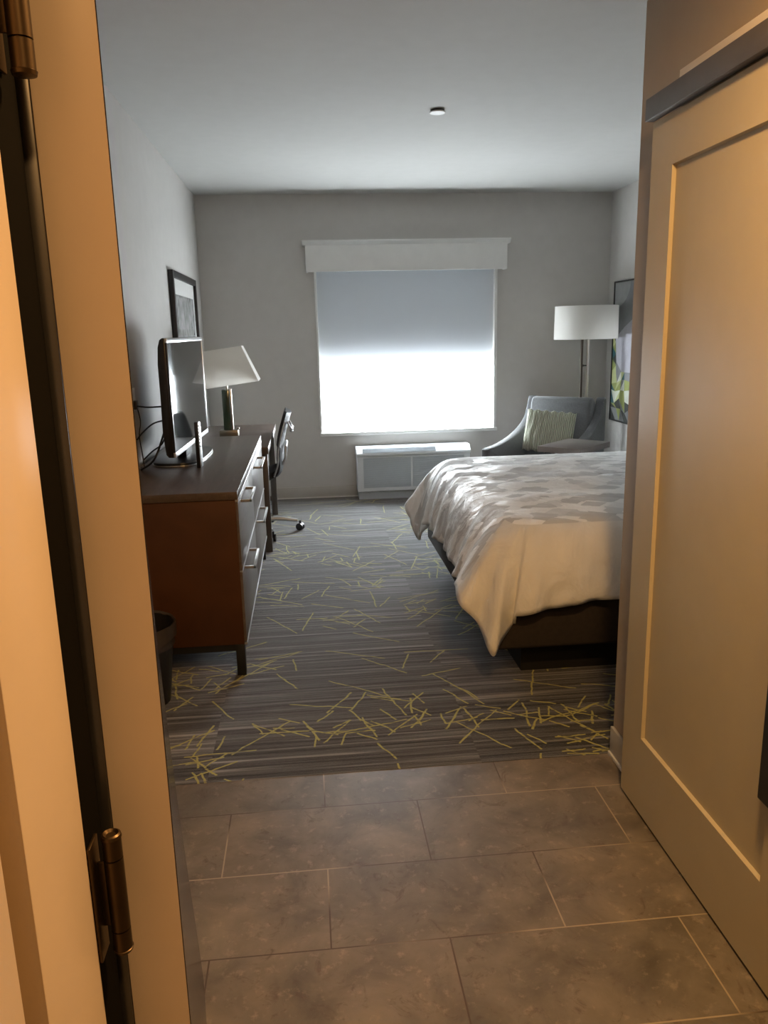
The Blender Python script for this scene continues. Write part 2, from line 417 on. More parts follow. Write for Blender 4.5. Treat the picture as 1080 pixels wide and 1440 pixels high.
# ------------------------------------------------------------------ room shell
XL, XR, YB, YF, ZC, ZF = -.877, 2.777, 7.215, 2.487, 2.652, 2.417
FX = 1.037                                            # foyer wall on the right
b = box(B(), XL-.2, 1.75, -1.7, YF, -.1, 0); struct('floor', b, 'tile', 'brown stone tile floor of the foyer', 'floor')
b = box(B(), XL-.1, XR+.1, YF, YB+.1, -.1, .001); struct('floor_carpet', b, 'carpet', 'grey streaked carpet with yellow twig lines', 'carpet')
b = box(B(), XL-.1, XR+.1, YF-.02, YB+.1, ZC, ZC+.1); struct('ceiling', b, 'ceiling', 'pale ceiling over the bedroom', 'ceiling')
b = box(B(), XL-.1, FX+.1, .57, YF, ZF, ZC+.1); struct('ceiling_foyer', b, 'ceiling', 'lowered ceiling over the foyer', 'ceiling')
b = box(B(), XL-.1, XL, .57, YB+.1, 0, ZC); struct('wall_left', b, 'wall', 'long grey wall behind the dresser', 'wall')
b = box(B(), XR, XR+.1, YF-.1, YB+.1, 0, ZC); struct('wall_right', b, 'wall', 'grey wall behind the head of the bed', 'wall')
WX0, WX1, WZ0, WZ1 = .112, 1.735, .585, 2.17          # window opening
b = B()
box(b, XL, WX0, YB, YB+.16, 0, ZC); box(b, WX1, XR, YB, YB+.16, 0, ZC)
box(b, WX0, WX1, YB, YB+.16, 0, WZ0); box(b, WX0, WX1, YB, YB+.16, WZ1, ZC)
struct('wall_back', b, 'wall', 'grey wall around the window', 'wall')
b = B(); box(b, FX, FX+.1, .57, YF, 0, ZC); box(b, FX+.1, XR+.1, YF-.1, YF, 0, ZC)
struct('wall_foyer', b, 'foyer', 'foyer wall behind the sliding door', 'wall')
b = B(); box(b, XL-.1, -.30, .40, .57, 0, ZC); box(b, .90, 1.75, .40, .57, 0, ZC); box(b, -.30, .90, .40, .57, 2.20, ZC)
struct('wall_entry', b, 'foyer', 'wall around the entry doorway', 'wall')
b = B(); box(b, XL-.3, XL-.2, -1.7, .40, 0, 2.62); box(b, 1.75, 1.85, -1.7, .57, 0, 2.62); box(b, XL-.3, 1.85, -1.8, -1.7, 0, 2.62); box(b, XL-.2, XL-.1, .40, .57, 0, 2.62)
struct('wall_hall', b, 'foyer', 'walls of the corridor outside the room', 'wall')
b = box(B(), XL-.3, 1.85, -1.8, .57, 2.62, 2.72); struct('ceiling_hall', b, 'ceiling', 'ceiling of the corridor', 'ceiling')

# baseboards
def baseboard(name, x0, x1, y0, y1, lip, label):
    o = struct(name, box(B(), x0, x1, y0, y1, .012, .108, .003), 'base', label, 'baseboard')
    struct('base_lip', box(B(), *lip, 0, .013, .002), 'basewhite', None, None, parent=o)
baseboard('baseboard_back', XL+.012, .44, YB-.012, YB, (XL+.012, .44, YB-.018, YB), 'grey baseboard under the window wall')
baseboard('baseboard_left', XL, XL+.012, 2.5, YB, (XL, XL+.018, 2.5, YB), 'grey baseboard behind the dresser')
baseboard('baseboard_foyer', FX-.012, FX, 2.275, YF, (FX-.018, FX, 2.275, YF), 'short grey baseboard beside the sliding door')

# window: frame, glass, sheer blind, blackout blind
wf = B()
def ring(bm, x0, x1, z0, z1, t, y0, y1, bev=.003):
    box(bm, x0, x0+t, y0, y1, z0, z1, bev); box(bm, x1-t, x1, y0, y1, z0, z1, bev)
    box(bm, x0+t, x1-t, y0, y1, z0, z0+t, bev); box(bm, x0+t, x1-t, y0, y1, z1-t, z1, bev)
ring(wf, WX0, WX1, WZ0, WZ1, .05, YB+.09, YB+.15)
box(wf, WX0+.05, WX1-.05, YB+.10, YB+.14, 1.215, 1.26, .003)
win = struct('window_1', wf, 'white', 'window behind the half lowered blind', 'window')
struct('pane', box(B(), WX0+.04, WX1-.04, YB+.118, YB+.122, WZ0+.04, WZ1-.04), 'glass', None, None, win)
tr = B()
box(tr, WX0-.004, WX0+.014, YB-.012, YB+.09, WZ0, WZ1, .002); box(tr, WX1-.022, WX1+.004, YB-.014, YB+.09, WZ0, WZ1, .003)
box(tr, WX0-.004, WX1+.012, YB-.022, YB+.09, WZ0-.014, WZ0+.014, .003)
struct('sill', tr, 'white', None, None, win)

bl = thing('roller_blind', 'white roller blind pulled down over the bright window', 'blind', (.925, YB+.04, WZ0+.02))
def lx(v, o): return v-o
b = B(); g = 12
box(b, -.795, .79, -.0015, .0015, .012, 1.55); obj('sheer_fabric', b, 'sheer', bl)
b = box(B(), -.795, .79, -.008, .008, 0, .022, .004); obj('hem_bar', b, 'white', bl)
b = box(B(), -.79, .785, .024, .028, .637, 1.55); obj('blackout_fabric', b, 'blackout', bl)
b = B(); tube(b, [(-.795, .022, 1.57), (.79, .022, 1.57)], .028, 16, False); obj('roller_tube', b, 'white', bl)

# valance
va = thing('window_valance', 'white boxed valance with a crown edge above the window', 'valance', (.925, YB, 2.0))
b = box(B(), -.885, .875, -.118, -.10, .005, .222, .002); box(b, -.885, -.868, -.10, 0, .005, .222, .002); box(b, .858, .875, -.10, 0, .005, .222, .002)
obj('fascia_board', b, 'white', va)
b = B(); prism(b, [(-.118, .222), (-.142, .248), (-.148, .252), (-.148, .262), (0, .262), (0, .222)], 'x', -.91, .90); obj('crown_moulding', b, 'white', va)

# ------------------------------------------------------------------ entry door, frame, hinges
NX, NY = -.137, .6456
dl = Vector((-.1665, .966, 0)).normalized(); nl = Vector((-dl.y, dl.x, 0))       # along the leaf; towards its hidden face
leafmx = Matrix(((dl.x, nl.x, 0, NX), (dl.y, nl.y, 0, NY), (0, 0, 1, 0), (0, 0, 0, 1)))
door = thing('door_1', 'open entry door seen along its hinge edge', 'door', (NX, NY, 0), math.atan2(dl.y, dl.x), kind='structure')
def warp(bm):
    """the leaf is slightly twisted: its free edge leans away from the opening towards the top"""
    for i in range(1, 21):
        bmesh.ops.bisect_plane(bm, geom=list(bm.verts)+list(bm.edges)+list(bm.faces), plane_co=(0, 0, .1*i), plane_no=(0, 0, 1))
    for v in bm.verts:
        v.co.y += v.co.x/.98*.043*(1-math.exp(-(v.co.z/.62)**1.3))
    return bm
b = warp(box(B(), 0, .98, .0008, .050, .009, 2.085, .0006)); obj('door_leaf', b, 'tan', door)
b = warp(box(B(), .0005, .98, 0, .0008, .0095, 2.0845)); obj('door_face', b, 'leafface', door)
b = box(B(), -.001, .03, .0503, .0622, .009, 2.085, .001); obj('gap_cover', b, 'gapcover', door)  # added dark strip over the hinge gap, its dimness put into the colour
b = box(B(), .004, .976, .010, .042, .002, .0095); obj('door_sweep', b, 'rubbergap', door)

fr = B()
box(fr, -.30, -.19, .46, .572, 0, 2.15, .0015)          # rabbet side
box(fr, -.30, -.186, -.02, .4185, 0, 2.15, .002)         # stop and corridor side
box(fr, .85, .92, .38, .60, 0, 2.15, .003); box(fr, -.30, .92, .38, .60, 2.12, 2.20, .003)
frame = struct('trim_1', fr, 'tan', 'tan painted frame of the entry door', 'door frame')
b = B(); prism(b, [(-.192, .4185), (-.1885, .424), (-.1875, .44), (-.1885, .455), (-.192, .46)], 'z', 0, 2.12); struct('jamb_strip', b, 'brownstrip', None, None, frame)  # brown strip bridging the two parts of the frame
b = box(B(), -.26, -.1905, .572, .618, 0, 2.12); struct('hinge_gap_shade', b, 'rubbergap', None, None, frame)  # black block fills the hinge gap, its shade put into the colour
def hinge(z0, z1, label):
    h = thing('door_hinge', label, 'hinge', (-.1745, .588, z0), group=None)
    L = z1-z0; s = L/5
    b = B(); lathe(b, [(.0078, .004), (.0078, s-.0006)]); obj('knuckle', b, 'hinge', h)
    b = B(); lathe(b, [(.0078, s+.0006), (.0078, 4*s-.0006)]); obj('knuckle', b, 'hinge', h)
    b = B(); lathe(b, [(.0078, 4*s+.0006), (.0078, L-.004)]); obj('knuckle', b, 'hinge', h)
    b = B(); lathe(b, [(.004, 0), (.0078, .001), (.0085, .0035), (.0070, .0045), (.0055, .005), (.0055, L-.005), (.0070, L-.0045), (.0085, L-.0035), (.0078, L-.001), (.0062, L), (.004, L-.002)], n=24); obj('pin', b, 'hinge', h)
    b = box(B(), -.0155, -.0125, -.0165, .006, .003, L-.003, .0008); obj('frame_plate', b, 'hinge', h)
    b = box(B(), -.0130, -.006, -.0012, .0012, .026, L-.026, .0004); obj('plate_bend', b, 'hinge', h)
    return h
hinge(.995, 1.107, 'bronze door hinge low on the frame, with its pin top showing')
hinge(1.667, 1.779, 'bronze door hinge high on the frame, cut by the top edge')

# ------------------------------------------------------------------ sliding (barn) door
bd = thing('door_2', 'tall sliding door with one recessed panel on the foyer wall', 'door', (.996, 1.8, 0), kind='structure')
def fl(y): return y-1.8
b = B()
z0, z1, ya, yb = .010, 2.034, fl(1.345), fl(2.262)
pz0, pz1, pya, pyb = .257, 1.907, fl(1.476), fl(2.130)
# frame of stiles and rails with a sloped inner edge
def framepanel(bm):
    xo, xi, xb = -.019, -.008, .019
    O = [(ya, z0), (yb, z0), (yb, z1), (ya, z1)]; I = [(pya, pz0), (pyb, pz0), (pyb, pz1), (pya, pz1)]
    c = .0035
    I2 = [(pya+c, pz0+c), (pyb-c, pz0+c), (pyb-c, pz1-c), (pya+c, pz1-c)]
    R = [[bm.verts.new((x, *p)) for p in poly] for x, poly in ((xb, O), (xo, O), (xo, I), (xi, I2), (xb, I2))]
    for a, c_ in zip(R, R[1:]):
        for i in range(4): bm.faces.new((a[i], a[(i+1) % 4], c_[(i+1) % 4], c_[i]))
    for i in range(4): bm.faces.new((R[-1][i], R[-1][(i+1) % 4], R[0][(i+1) % 4], R[0][i]))
framepanel(b); obj('stile_frame', b, 'barn', bd)
b = box(B(), -.0085, .012, pya-.005, pyb+.005, pz0-.005, pz1+.005); obj('recessed_panel', b, 'barn', bd)
b = box(B(), -.038, -.028, fl(1.385), fl(1.487), .467, 1.32, .003); box(b, -.029, -.018, fl(1.40), fl(1.43), .52, .56); box(b, -.029, -.018, fl(1.40), fl(1.43), 1.22, 1.26)
obj('pull_handle', b, 'black', bd)
t = struct('trim_2', box(B(), .955, .982, .62, 2.268, 2.040, 2.096, .002), 'track', 'dark metal track box above the sliding door', 'trim')
struct('backing_board', box(B(), .985, FX, .60, 2.135, 2.045, 2.132, .002), 'cream', None, None, t)

# ------------------------------------------------------------------ lamps of the corridor and the foyer
def downlight(name, label, x, y, z, power, r, spread):
    d = thing(name, label, 'ceiling light', (x, y, z))
    b = B(); lathe(b, [(r, -.002), (r+.02, -.006), (r+.022, -.001), (r+.022, 0), (r, 0), (r, -.002)], cap=False); obj('trim_ring', b, 'white', d)
    l = bpy.data.lights.new(name, 'AREA'); l.shape = 'DISK'; l.size = 2*r; l.energy = power; l.color = WARM; l.spread = math.radians(spread)
    o = bpy.data.objects.new('bulb', l); o.location = (0, 0, -.004); COL.objects.link(o); o.parent = d
downlight('corridor_downlight', 'round warm downlight in the corridor ceiling', .35, -.55, 2.62, HALL_POWER, .10, 180)
downlight('foyer_downlight', 'round warm downlight in the lowered foyer ceiling', .58, 1.02, ZF, FOYER_POWER, .08, 180)

# ------------------------------------------------------------------ dresser
dr = thing('dresser', 'long dark wood dresser with bar pulls along the left wall', 'dresser', (-.59, 4.306, 0))
def dx(x): return x+.59
def dy(y): return y-4.306
b = box(B(), dx(-.86), dx(-.325), dy(3.355), dy(5.258), .150, .808, .001); obj('carcass', b, 'woodside', dr)
b = box(B(), dx(-.866), dx(-.314), dy(3.348), dy(5.264), .810, .845, .0015); obj('top', b, 'woodtop', dr)
b = box(B(), dx(-.325), dx(-.3125), dy(3.352), dy(5.26), .798, .811, .001); obj('edge_strip', b, 'silver', dr)  # silver strip stands in for the window's glint on the top's front edge
b = box(B(), dx(-.325), dx(-.3115), dy(3.352), dy(5.26), .148, .158, .001); obj('edge_strip', b, 'silver', dr)
for ya_, yb_, hy0, hy1 in ((3.357, 4.262, 3.50, 3.81), (4.268, 5.255, 4.39, 4.76)):
    for za, zb, hz in ((.492, .795, .772), (.162, .484, .462)):
        o = obj('drawer', box(B(), dx(-.325), dx(-.314), dy(ya_), dy(yb_), za, zb, .001), 'woodfront', dr)
        h = B()
        box(h, dx(-.277), dx(-.266), dy(hy0), dy(hy1), hz-.006, hz+.006, .0012)
        box(h, dx(-.315), dx(-.266), dy(hy0), dy(hy0)+.012, hz-.006, hz+.006, .0012); box(h, dx(-.315), dx(-.266), dy(hy1)-.012, dy(hy1), hz-.006, hz+.006, .0012)
        obj('bar_pull', h, 'silver', o)
        if za < .3:
            obj('top_lip', box(B(), dx(-.325), dx(-.3115), dy(ya_), dy(yb_), zb, zb+.006, .0008), 'silver', o)
for x in (-.835, -.345):
    for y in (3.375, 5.238):
        obj('leg', box(B(), dx(x)-.02, dx(x)+.02, dy(y)-.02, dy(y)+.02, 0, .150, .002), 'black', dr)
b = B(); box(b, dx(-.815), dx(-.365), dy(3.36), dy(3.39), .118, .150); box(b, dx(-.815), dx(-.365), dy(5.223), dy(5.253), .118, .150)
box(b, dx(-.36), dx(-.33), dy(3.395), dy(5.218), .125, .150); obj('base_rail', b, 'black', dr)

# ------------------------------------------------------------------ television
tv = thing('television', 'flat screen television with silver rim standing on the dresser', 'television', (-.685, 4.39, .845), -.036)
sx = .055
prof = [(sx-.006, .075), (sx-.006, .642), (sx-.016, .645), (sx-.030, .636), (sx-.041, .60), (sx-.047, .52), (sx-.047, .36), (sx-.050, .20), (sx-.042, .09), (sx-.03, .076)]
b = B(); prism(b, prof, 'y', -.510, .510, .003); box(b, sx-.006, sx+.003, -.510, -.494, .100, .622, .001); obj('back_shell', b, 'blackplastic', tv)
b = box(B(), sx-.006, sx+.001, -.494, .494, .100, .622); obj('screen', b, 'screen', tv)
b = box(B(), sx-.006, sx+.004, -.510, .510, .622, .643, .002); box(b, sx-.006, sx+.004, -.510, .510, .075, .100, .002)
box(b, sx-.006, sx+.004, .494, .510, .100, .622, .002); obj('bezel', b, 'silver', tv)
b = box(B(), -.02, .03, -.09, .09, .015, .12, .006); obj('neck', b, 'blackplastic', tv)
def superell(a, c, n=48, e=3.2):
    out = []
    for i in range(n):
        t_ = 2*PI*i/n; ct, st = math.cos(t_), math.sin(t_)
        out.append((a*math.copysign(abs(ct)**(2/e), ct), c*math.copysign(abs(st)**(2/e), st)))
    return out
b = B(); prism(b, superell(.135, .32), 'z', .002, .018, .004); base = obj('stand_base', b, 'blackplastic', tv)
b = B(); prism(b, superell(.138, .323), 'z', .0005, .006, .001); obj('base_rim', b, 'silver', base)

rc = thing('remote_control', 'slim black and silver remote standing on end before the television', 'remote', (-.552, 4.03, .845), -.15)
b = box(B(), -.012, .006, -.024, .024, 0, .232, .004); obj('body', b, 'blackplastic', rc)
b = box(B(), .006, .009, -.022, .022, .004, .228, .001); obj('faceplate', b, 'silver', rc)
for i in range(7):
    obj('button', box(B(), .009, .0105, -.014, .014, .105+i*.017, .114+i*.017, .0006), 'blackplastic', rc)

def cable(label, pts, r=.004):
    b = B(); tube(b, pts, r, 8); o = obj('cable', b, 'cable', origin=pts[0])
    return tag(o, label, 'cable', 'cords behind the television')
cable('black cord running level from the wall plug to the television', [(-.862, 4.124, 1.156), (-.80, 4.10, 1.150), (-.71, 4.03, 1.158)])
cable('black cord hanging down the wall from the plug', [(-.862, 4.146, 1.147), (-.85, 4.134, 1.075), (-.855, 4.101, 1.007), (-.845, 4.088, .91), (-.84, 4.08, .852)], .003)
cable('black cord arching up into the middle of the television', [(-.705, 3.975, 1.095), (-.75, 3.93, 1.084), (-.81, 3.974, 1.039), (-.85, 4.02, .999)])
cable('black cord sagging lowest in a loop onto the dresser', [(-.705, 3.984, 1.062), (-.71, 3.941, 1.019), (-.75, 3.887, .916), (-.83, 3.98, .856), (-.85, 4.06, .850)], .005)
cable('black cord crossing the low loop, close behind the television', [(-.705, 4.02, 1.034), (-.74, 4.07, .967), (-.80, 4.11, .923), (-.85, 4.13, .880)])
pl = thing('wall_plug', 'small black plug in the wall left of the television', 'plug', (XL, 4.14, 1.16))
b = box(B(), 0, .02, -.022, .022, -.022, .022, .004); obj('plug_body', b, 'blackplastic', pl)
b = box(B(), 0, .004, -.036, .036, -.03, .085, .002); obj('cover_plate', b, 'white', pl)

# ------------------------------------------------------------------ desk and table lamp
dk = thing('desk', 'brown desk on metal legs beyond the dresser', 'desk', (-.57, 6.0, 0))
def kx(x): return x+.57
def ky(y): return y-6.0
b = box(B(), kx(-.872), kx(-.272), ky(5.30), ky(6.68), .710, .758, .002); obj('desktop', b, 'deskwood', dk)
for x in (-.845, -.310):
    for y in (5.43, 6.60):
        obj('leg', box(B(), kx(x)-.024, kx(x)+.024, ky(y)-.024, ky(y)+.024, 0, .711, .002), 'legmetal', dk)
b = box(B(), kx(-.82), kx(-.335), ky(6.59), ky(6.615), .12, .16, .002); obj('stretcher', b, 'legmetal', dk)
b = B(); box(b, kx(-.33), kx(-.30), ky(5.455), ky(6.575), .665, .711); obj('apron', b, 'legmetal', dk)

lp = thing('table_lamp', 'table lamp with tilted white rectangular shade and green column on the desk', 'table lamp', (-.585, 5.96, .758))
b = box(B(), -.068, .068, -.06, .06, 0, .050, .003); obj('base', b, 'lampmetal', lp)
b = box(B(), -.036, .016, -.03, .03, .05, .345, .003); obj('column', b, 'lampglass', lp)
b = box(B(), .017, .034, -.03, .03, .05, .350, .002); obj('metal_strip', b, 'nickel', lp)
b = B(); lathe(b, [(.010, .345), (.010, .40), (.016, .405), (.016, .44), (.006, .45)], n=20); obj('lamp_socket', b, 'nickel', lp)
b = B(); lathe(b, [(.009, .0), (.011, .008), (.009, .016)], .068, -.03, 12); obj('knob', b, 'nickel', lp, wmx=Matrix.Translation((0, 0, .05)))
b = B()
def frust(bm, a0, c0, a1, c1, za, zb, th=.003):
    rr = [[(s*a, t*c, z) for s, t in ((-1, -1), (1, -1), (1, 1), (-1, 1))] for a, c, z in ((a0, c0, za), (a1, c1, zb), (a1-th, c1-th, zb), (a0-th, c0-th, za))]
    V = [[bm.verts.new(p) for p in r] for r in rr]
    for k_ in range(4):
        a, c = V[k_], V[(k_+1) % 4]
        for i in range(4): bm.faces.new((a[i], a[(i+1) % 4], c[(i+1) % 4], c[i]))
frust(b, .245, .14, .165, .085, 0, .262)
obj('lamp_shade', b, 'shade', lp, wmx=Matrix.Translation((.0, 0, .378)) @ Matrix.Rotation(-math.radians(7), 4, 'Y'))

# ------------------------------------------------------------------ office chair
oc = thing('office_chair', 'black office chair with chrome star base pushed under the desk', 'office chair', (-.43, 6.0, 0), 0)
b = B(); lathe(b, [(.032, .075), (.034, .10), (.024, .13), (.024, .30), (.016, .30), (.016, .42)], n=20); obj('gas_lift', b, 'chrome', oc)
for i, a in enumerate((2, -66, 74, 146, 218)):
    ca, sa = math.cos(math.radians(a)), math.sin(math.radians(a))
    b = B(); tube(b, [(.02*ca, .02*sa, .105), (.18*ca, .18*sa, .100), (.315*ca, .315*sa, .080)], .020, 10, r_end=.013); obj('base_arm', b, 'castmetal', oc)
    b = B()
    cx, cy = .335*ca, .335*sa
    tw = Vector((math.cos(math.radians(a+60)), math.sin(math.radians(a+60)), 0))
    for s in (-1, 1):
        c = Vector((cx, cy, .029))+tw*.013*s; tube(b, [c-tw*.009, c+tw*.009], .028, 20, False)
    tube(b, [(cx, cy, .03), (cx, cy, .078)], .010, 10, False)
    obj('caster', b, 'blackplastic', oc)
# seat and back shell: cross-section swept over the width
sec = [(-.30, .455), (-.15, .445), (.02, .44), (.12, .445), (.185, .475), (.212, .53), (.214, .60), (.222, .68), (.236, .76), (.258, .84), (.280, .905), (.290, .93)]
def shell(bm, sec, w0, w1, th):
    P = spline([(x, 0, z) for x, z in sec], 4); n = 10; G = []
    for i, p in enumerate(P):
        d = (P[min(i+1, len(P)-1)]-P[max(i-1, 0)]).normalized(); nn = Vector((d.z, 0, -d.x))
        f = i/(len(P)-1); wd = w0+(w1-w0)*f
        wd *= 1-.25*max(0, f-.85)/.15
        row = []
        for side in (-1, 1):
            for j in range(n+1):
                u = -1+2*j/n
                t_ = th*(1-.55*abs(u)**4)
                bow = .022*(u*u) if f > .5 else -.0+.012*u*u
                q = p - nn*bow + nn*t_*side*.5; row.append(bm.verts.new((q.x, u*wd, q.z)))
        G.append(row)
    m_ = n+1
    for a, c in zip(G, G[1:]):
        for j in range(n):
            bm.faces.new((a[j], a[j+1], c[j+1], c[j])); bm.faces.new((a[m_+j], c[m_+j], c[m_+j+1], a[m_+j+1]))
        bm.faces.new((a[0], c[0], c[m_], a[m_])); bm.faces.new((a[n], a[m_+n], c[m_+n], c[n]))
    for r in (G[0], G[-1]):
        for j in range(n): bm.faces.new((r[j], r[m_+j], r[m_+j+1], r[j+1]))
b = B(); shell(b, sec[:5], .235, .235, .055); obj('seat', b, 'chairblack', oc)
b = B(); shell(b, sec[3:], .225, .20, .046); obj('backrest', b, 'chairblack', oc)
for s in (-1, 1):
    b = B(); tube(b, [(.165, s*.234, .47), (.197, s*.236, .56), (.206, s*.234, .66), (.228, s*.228, .76), (.262, s*.215, .87)], .006, 8); obj('side_rail', b, 'castmetal', oc)
b = B(); tube(b, [(.225, -.15, .54), (.252, -.15, .60), (.258, -.14, .68)], .010, 8); tube(b, [(.225, .15, .54), (.252, .15, .60), (.258, .14, .68)], .010, 8)
tube(b, [(.258, -.14, .68), (.262, 0, .70), (.258, .14, .68)], .009, 8)
obj('lumbar_bracket', b, 'castmetal', oc)
b = B(); tube(b, [(.278, -.12, .86), (.300, -.12, .815), (.306, 0, .80), (.300, .12, .815), (.278, .12, .86)], .007, 8)
for s in (-.13, .0, .13): lathe(b, [(.004, .783), (.012, .787), (.014, .796), (.010, .804), (.004, .807)], .306, s, 12)
obj('back_handle', b, 'castmetal', oc)

# ------------------------------------------------------------------ wall air conditioner
ac = thing('wall_air_conditioner', 'white wall air conditioner unit below the window', 'air conditioner', (.94, YB, 0))
X0, X1 = -.515, .515
b = B()
prism(b, [(0, .07), (-.185, .07), (-.195, .08), (-.195, .395), (-.195, .40), (0, .40)], 'x', X0, X1, .004); obj('cabinet', b, 'ptac', ac)
b = B()
prism(b, [(0, .398), (-.200, .398), (-.212, .405), (-.214, .425), (-.16, .470), (-.145, .475), (0, .475)], 'x', X0-.005, X1+.005, .004)
tp_ = obj('top_hood', b, 'ptac', ac)
b = B()
def on_slope(t_, o=.0015): return (-.211+t_*.048, .4275+t_*.040+o)
for i in range(9):
    y_, z_ = on_slope(.10+i*.095)
    bar(b, (X0+.05, y_, z_), (.20, y_, z_+.0), .0035, .006)
obj('air_grille', b, 'ptacgrey', tp_)
b = B(); y0_, z0_ = on_slope(.12); y1_, z1_ = on_slope(.9); prism(b, [(y0_, z0_), (y1_, z1_), (y1_+.002, z1_-.004), (y0_+.002, z0_-.004)], 'x', .235, .47); obj('control_lid', b, 'ptac', tp_)
b = B(); ring2 = [(X0+.02, -.09), (-.085, .075+.0), ]
for xa, xb in ((X0+.055, -.03), (-.012, X1-.055)):
    for i in range(26):
        z_ = .112+i*.0105
        box(b, xa, xb, -.198, -.194, z_, z_+.0085)
obj('intake_louvers', b, 'ptacgrey', ac)
b = box(B(), X0+.012, X1-.012, -.165, 0, 0, .072); obj('sleeve_base', b, 'ptacgrey', ac)

# ------------------------------------------------------------------ bed
bed = thing('bed', 'king bed on a dark box base under the pale duvet', 'bed', (1.72, 4.065, 0))
def ex(x): return x-1.72
def ey(y): return y-4.065
b = box(B(), ex(.90), ex(2.70), ey(3.22), ey(4.92), 0, .152); obj('plinth', b, 'toekick', bed)
b = box(B(), ex(.755), ex(2.715), ey(3.105), ey(5.025), .150, .385, .02, 3); obj('box_spring', b, 'boxspring', bed)
b = box(B(), ex(.85), ex(2.715), ey(3.19), ey(4.95), .386, .630, .05, 4); obj('mattress', b, 'linen', bed)
b = box(B(), ex(2.72), ex(2.772), ey(3.00), ey(5.13), 0, 1.15, .012); obj('headboard', b, 'armchair', bed)

def duvet():
    # matched control points: hem (x,y,z), shoulder (x,y), edge of the top (x,y)
    C = [
     ((2.66, 3.055, .40), (2.66, 3.085), (2.66, 3.20)), ((2.2, 3.06, .395), (2.2, 3.085), (2.2, 3.20)),
     ((1.75, 3.055, .39), (1.75, 3.08), (1.75, 3.20)), ((1.42, 3.06, .388), (1.42, 3.08), (1.42, 3.20)),
     ((1.20, 3.05, .375), (1.22, 3.08), (1.22, 3.20)), ((1.00, 3.055, .352), (1.04, 3.08), (1.06, 3.20)),
     ((.86, 3.035, .330), (.93, 3.078), (.97, 3.20)), ((.815, 3.04, .318), (.885, 3.078), (.93, 3.20)),
     ((.818, 3.085, .262), (.858, 3.082), (.91, 3.21)), ((.775, 3.065, .215), (.832, 3.088), (.895, 3.22)),
     ((.733, 3.035, .166), (.81, 3.098), (.88, 3.235)), ((.690, 3.075, .235), (.792, 3.115), (.87, 3.255)),
     ((.640, 3.13, .33), (.778, 3.14), (.865, 3.28)), ((.603, 3.215, .398), (.764, 3.18), (.862, 3.31)),
     ((.625, 3.33, .395), (.755, 3.26), (.86, 3.36)), ((.655, 3.50, .380), (.745, 3.45), (.86, 3.50)),
     ((.680, 3.75, .372), (.742, 3.72), (.86, 3.74)), ((.688, 4.05, .368), (.742, 4.05), (.86, 4.05)),
     ((.688, 4.35, .360), (.742, 4.35), (.86, 4.35)), ((.684, 4.60, .352), (.744, 4.6), (.86, 4.58)),
     ((.690, 4.74, .300), (.748, 4.74), (.865, 4.70)), ((.676, 4.84, .190), (.754, 4.84), (.87, 4.78)),
     ((.640, 4.92, .270), (.764, 4.92), (.88, 4.84)), ((.604, 5.03, .365), (.785, 4.99), (.90, 4.89)),
     ((.660, 5.10, .37), (.83, 5.03), (.94, 4.92)), ((.78, 5.085, .37), (.90, 5.045), (.99, 4.93)),
     ((1.0, 5.075, .38), (1.05, 5.045), (1.08, 4.93)), ((1.4, 5.075, .39), (1.4, 5.045), (1.4, 4.93)),
     ((1.9, 5.075, .40), (1.9, 5.045), (1.9, 4.93)), ((2.10, 5.075, .40), (2.10, 5.045), (2.10, 4.93)), ((2.30, 5.075, .40), (2.30, 5.045), (2.30, 4.93)),
    ]
    SUB = 9
    H = spline([c[0] for c in C], SUB); Sh = spline([(*c[1], 0) for c in C], SUB); E = spline([(*c[2], 0) for c in C], SUB)
    n = len(H)
    arc = [0]
    for a, c in zip(H, H[1:]): arc.append(arc[-1]+(c-a).length)
    bm = bmesh.new(); uvd = {}; G = []
    TOPZ = .702
    RS, RT = 20, 16
    for i in range(n):
        h, s, e = H[i], Sh[i], E[i]
        row = []
        edge = Vector((e.x, e.y, TOPZ-.004))
        p0 = h; p1 = Vector((h.x*.45+s.x*.55, h.y*.45+s.y*.55, h.z*.45+.62*.55)); p2 = Vector((s.x*1.0, s.y*1.0, .675)); p3 = edge
        near = (h.y < 3.3 and h.x > .80)
        for j in range(RS):
            t = j/RS
            q = (1-t)**3*p0+3*(1-t)**2*t*p1+3*(1-t)*t*t*p2+t**3*p3
            out = Vector((s.x-e.x, s.y-e.y, 0)).normalized()
            cn = 5*SUB < i < 14*SUB
            amp = .019*(1-t)**(2.4 if cn else 1.1)*(1.6 if cn else 1)
            fold = math.sin(arc[i]*23+2.2*math.sin(arc[i]*5.1))*.6+noise.noise(Vector((arc[i]*7, t*1.3, 3.1)))*1.0
            fine = noise.noise(Vector((arc[i]*15, t*4, 9.7)))*.011*(1-t)**(2.6 if cn else 1.5)+abs(noise.noise(Vector((arc[i]*8+t*3, t*6, 2.2))))*.022*max(0, 1-t*1.7)*(.4 if cn else 1)
            q = q+out*(amp*fold+fine)
            row.append(q)
        spine = Vector((min(max(e.x, 1.55), 2.45), 4.06, TOPZ+.012))
        if i == 0: spine = Vector((2.66, 4.06, TOPZ+.012))
        for j in range(RT+1):
            t = j/RT
            q = edge.lerp(Vector((spine.x if e.x > .9 else 1.55, 4.06, TOPZ+.012)), t)
            k_ = min(1, t*6)
            q.z += .008*math.sin(PI*min(1, t*1.5)/2)+k_*(noise.noise(Vector((q.x*4.2, q.y*5.2, 1.7)))*.009+noise.noise(Vector((q.x*11, q.y*13, 4.7)))*.004)
            row.append(q)
        G.append(row)
    V = [[bm.verts.new(q) for q in r] for r in G]
    uvl = bm.loops.layers.uv.new('UVMap')
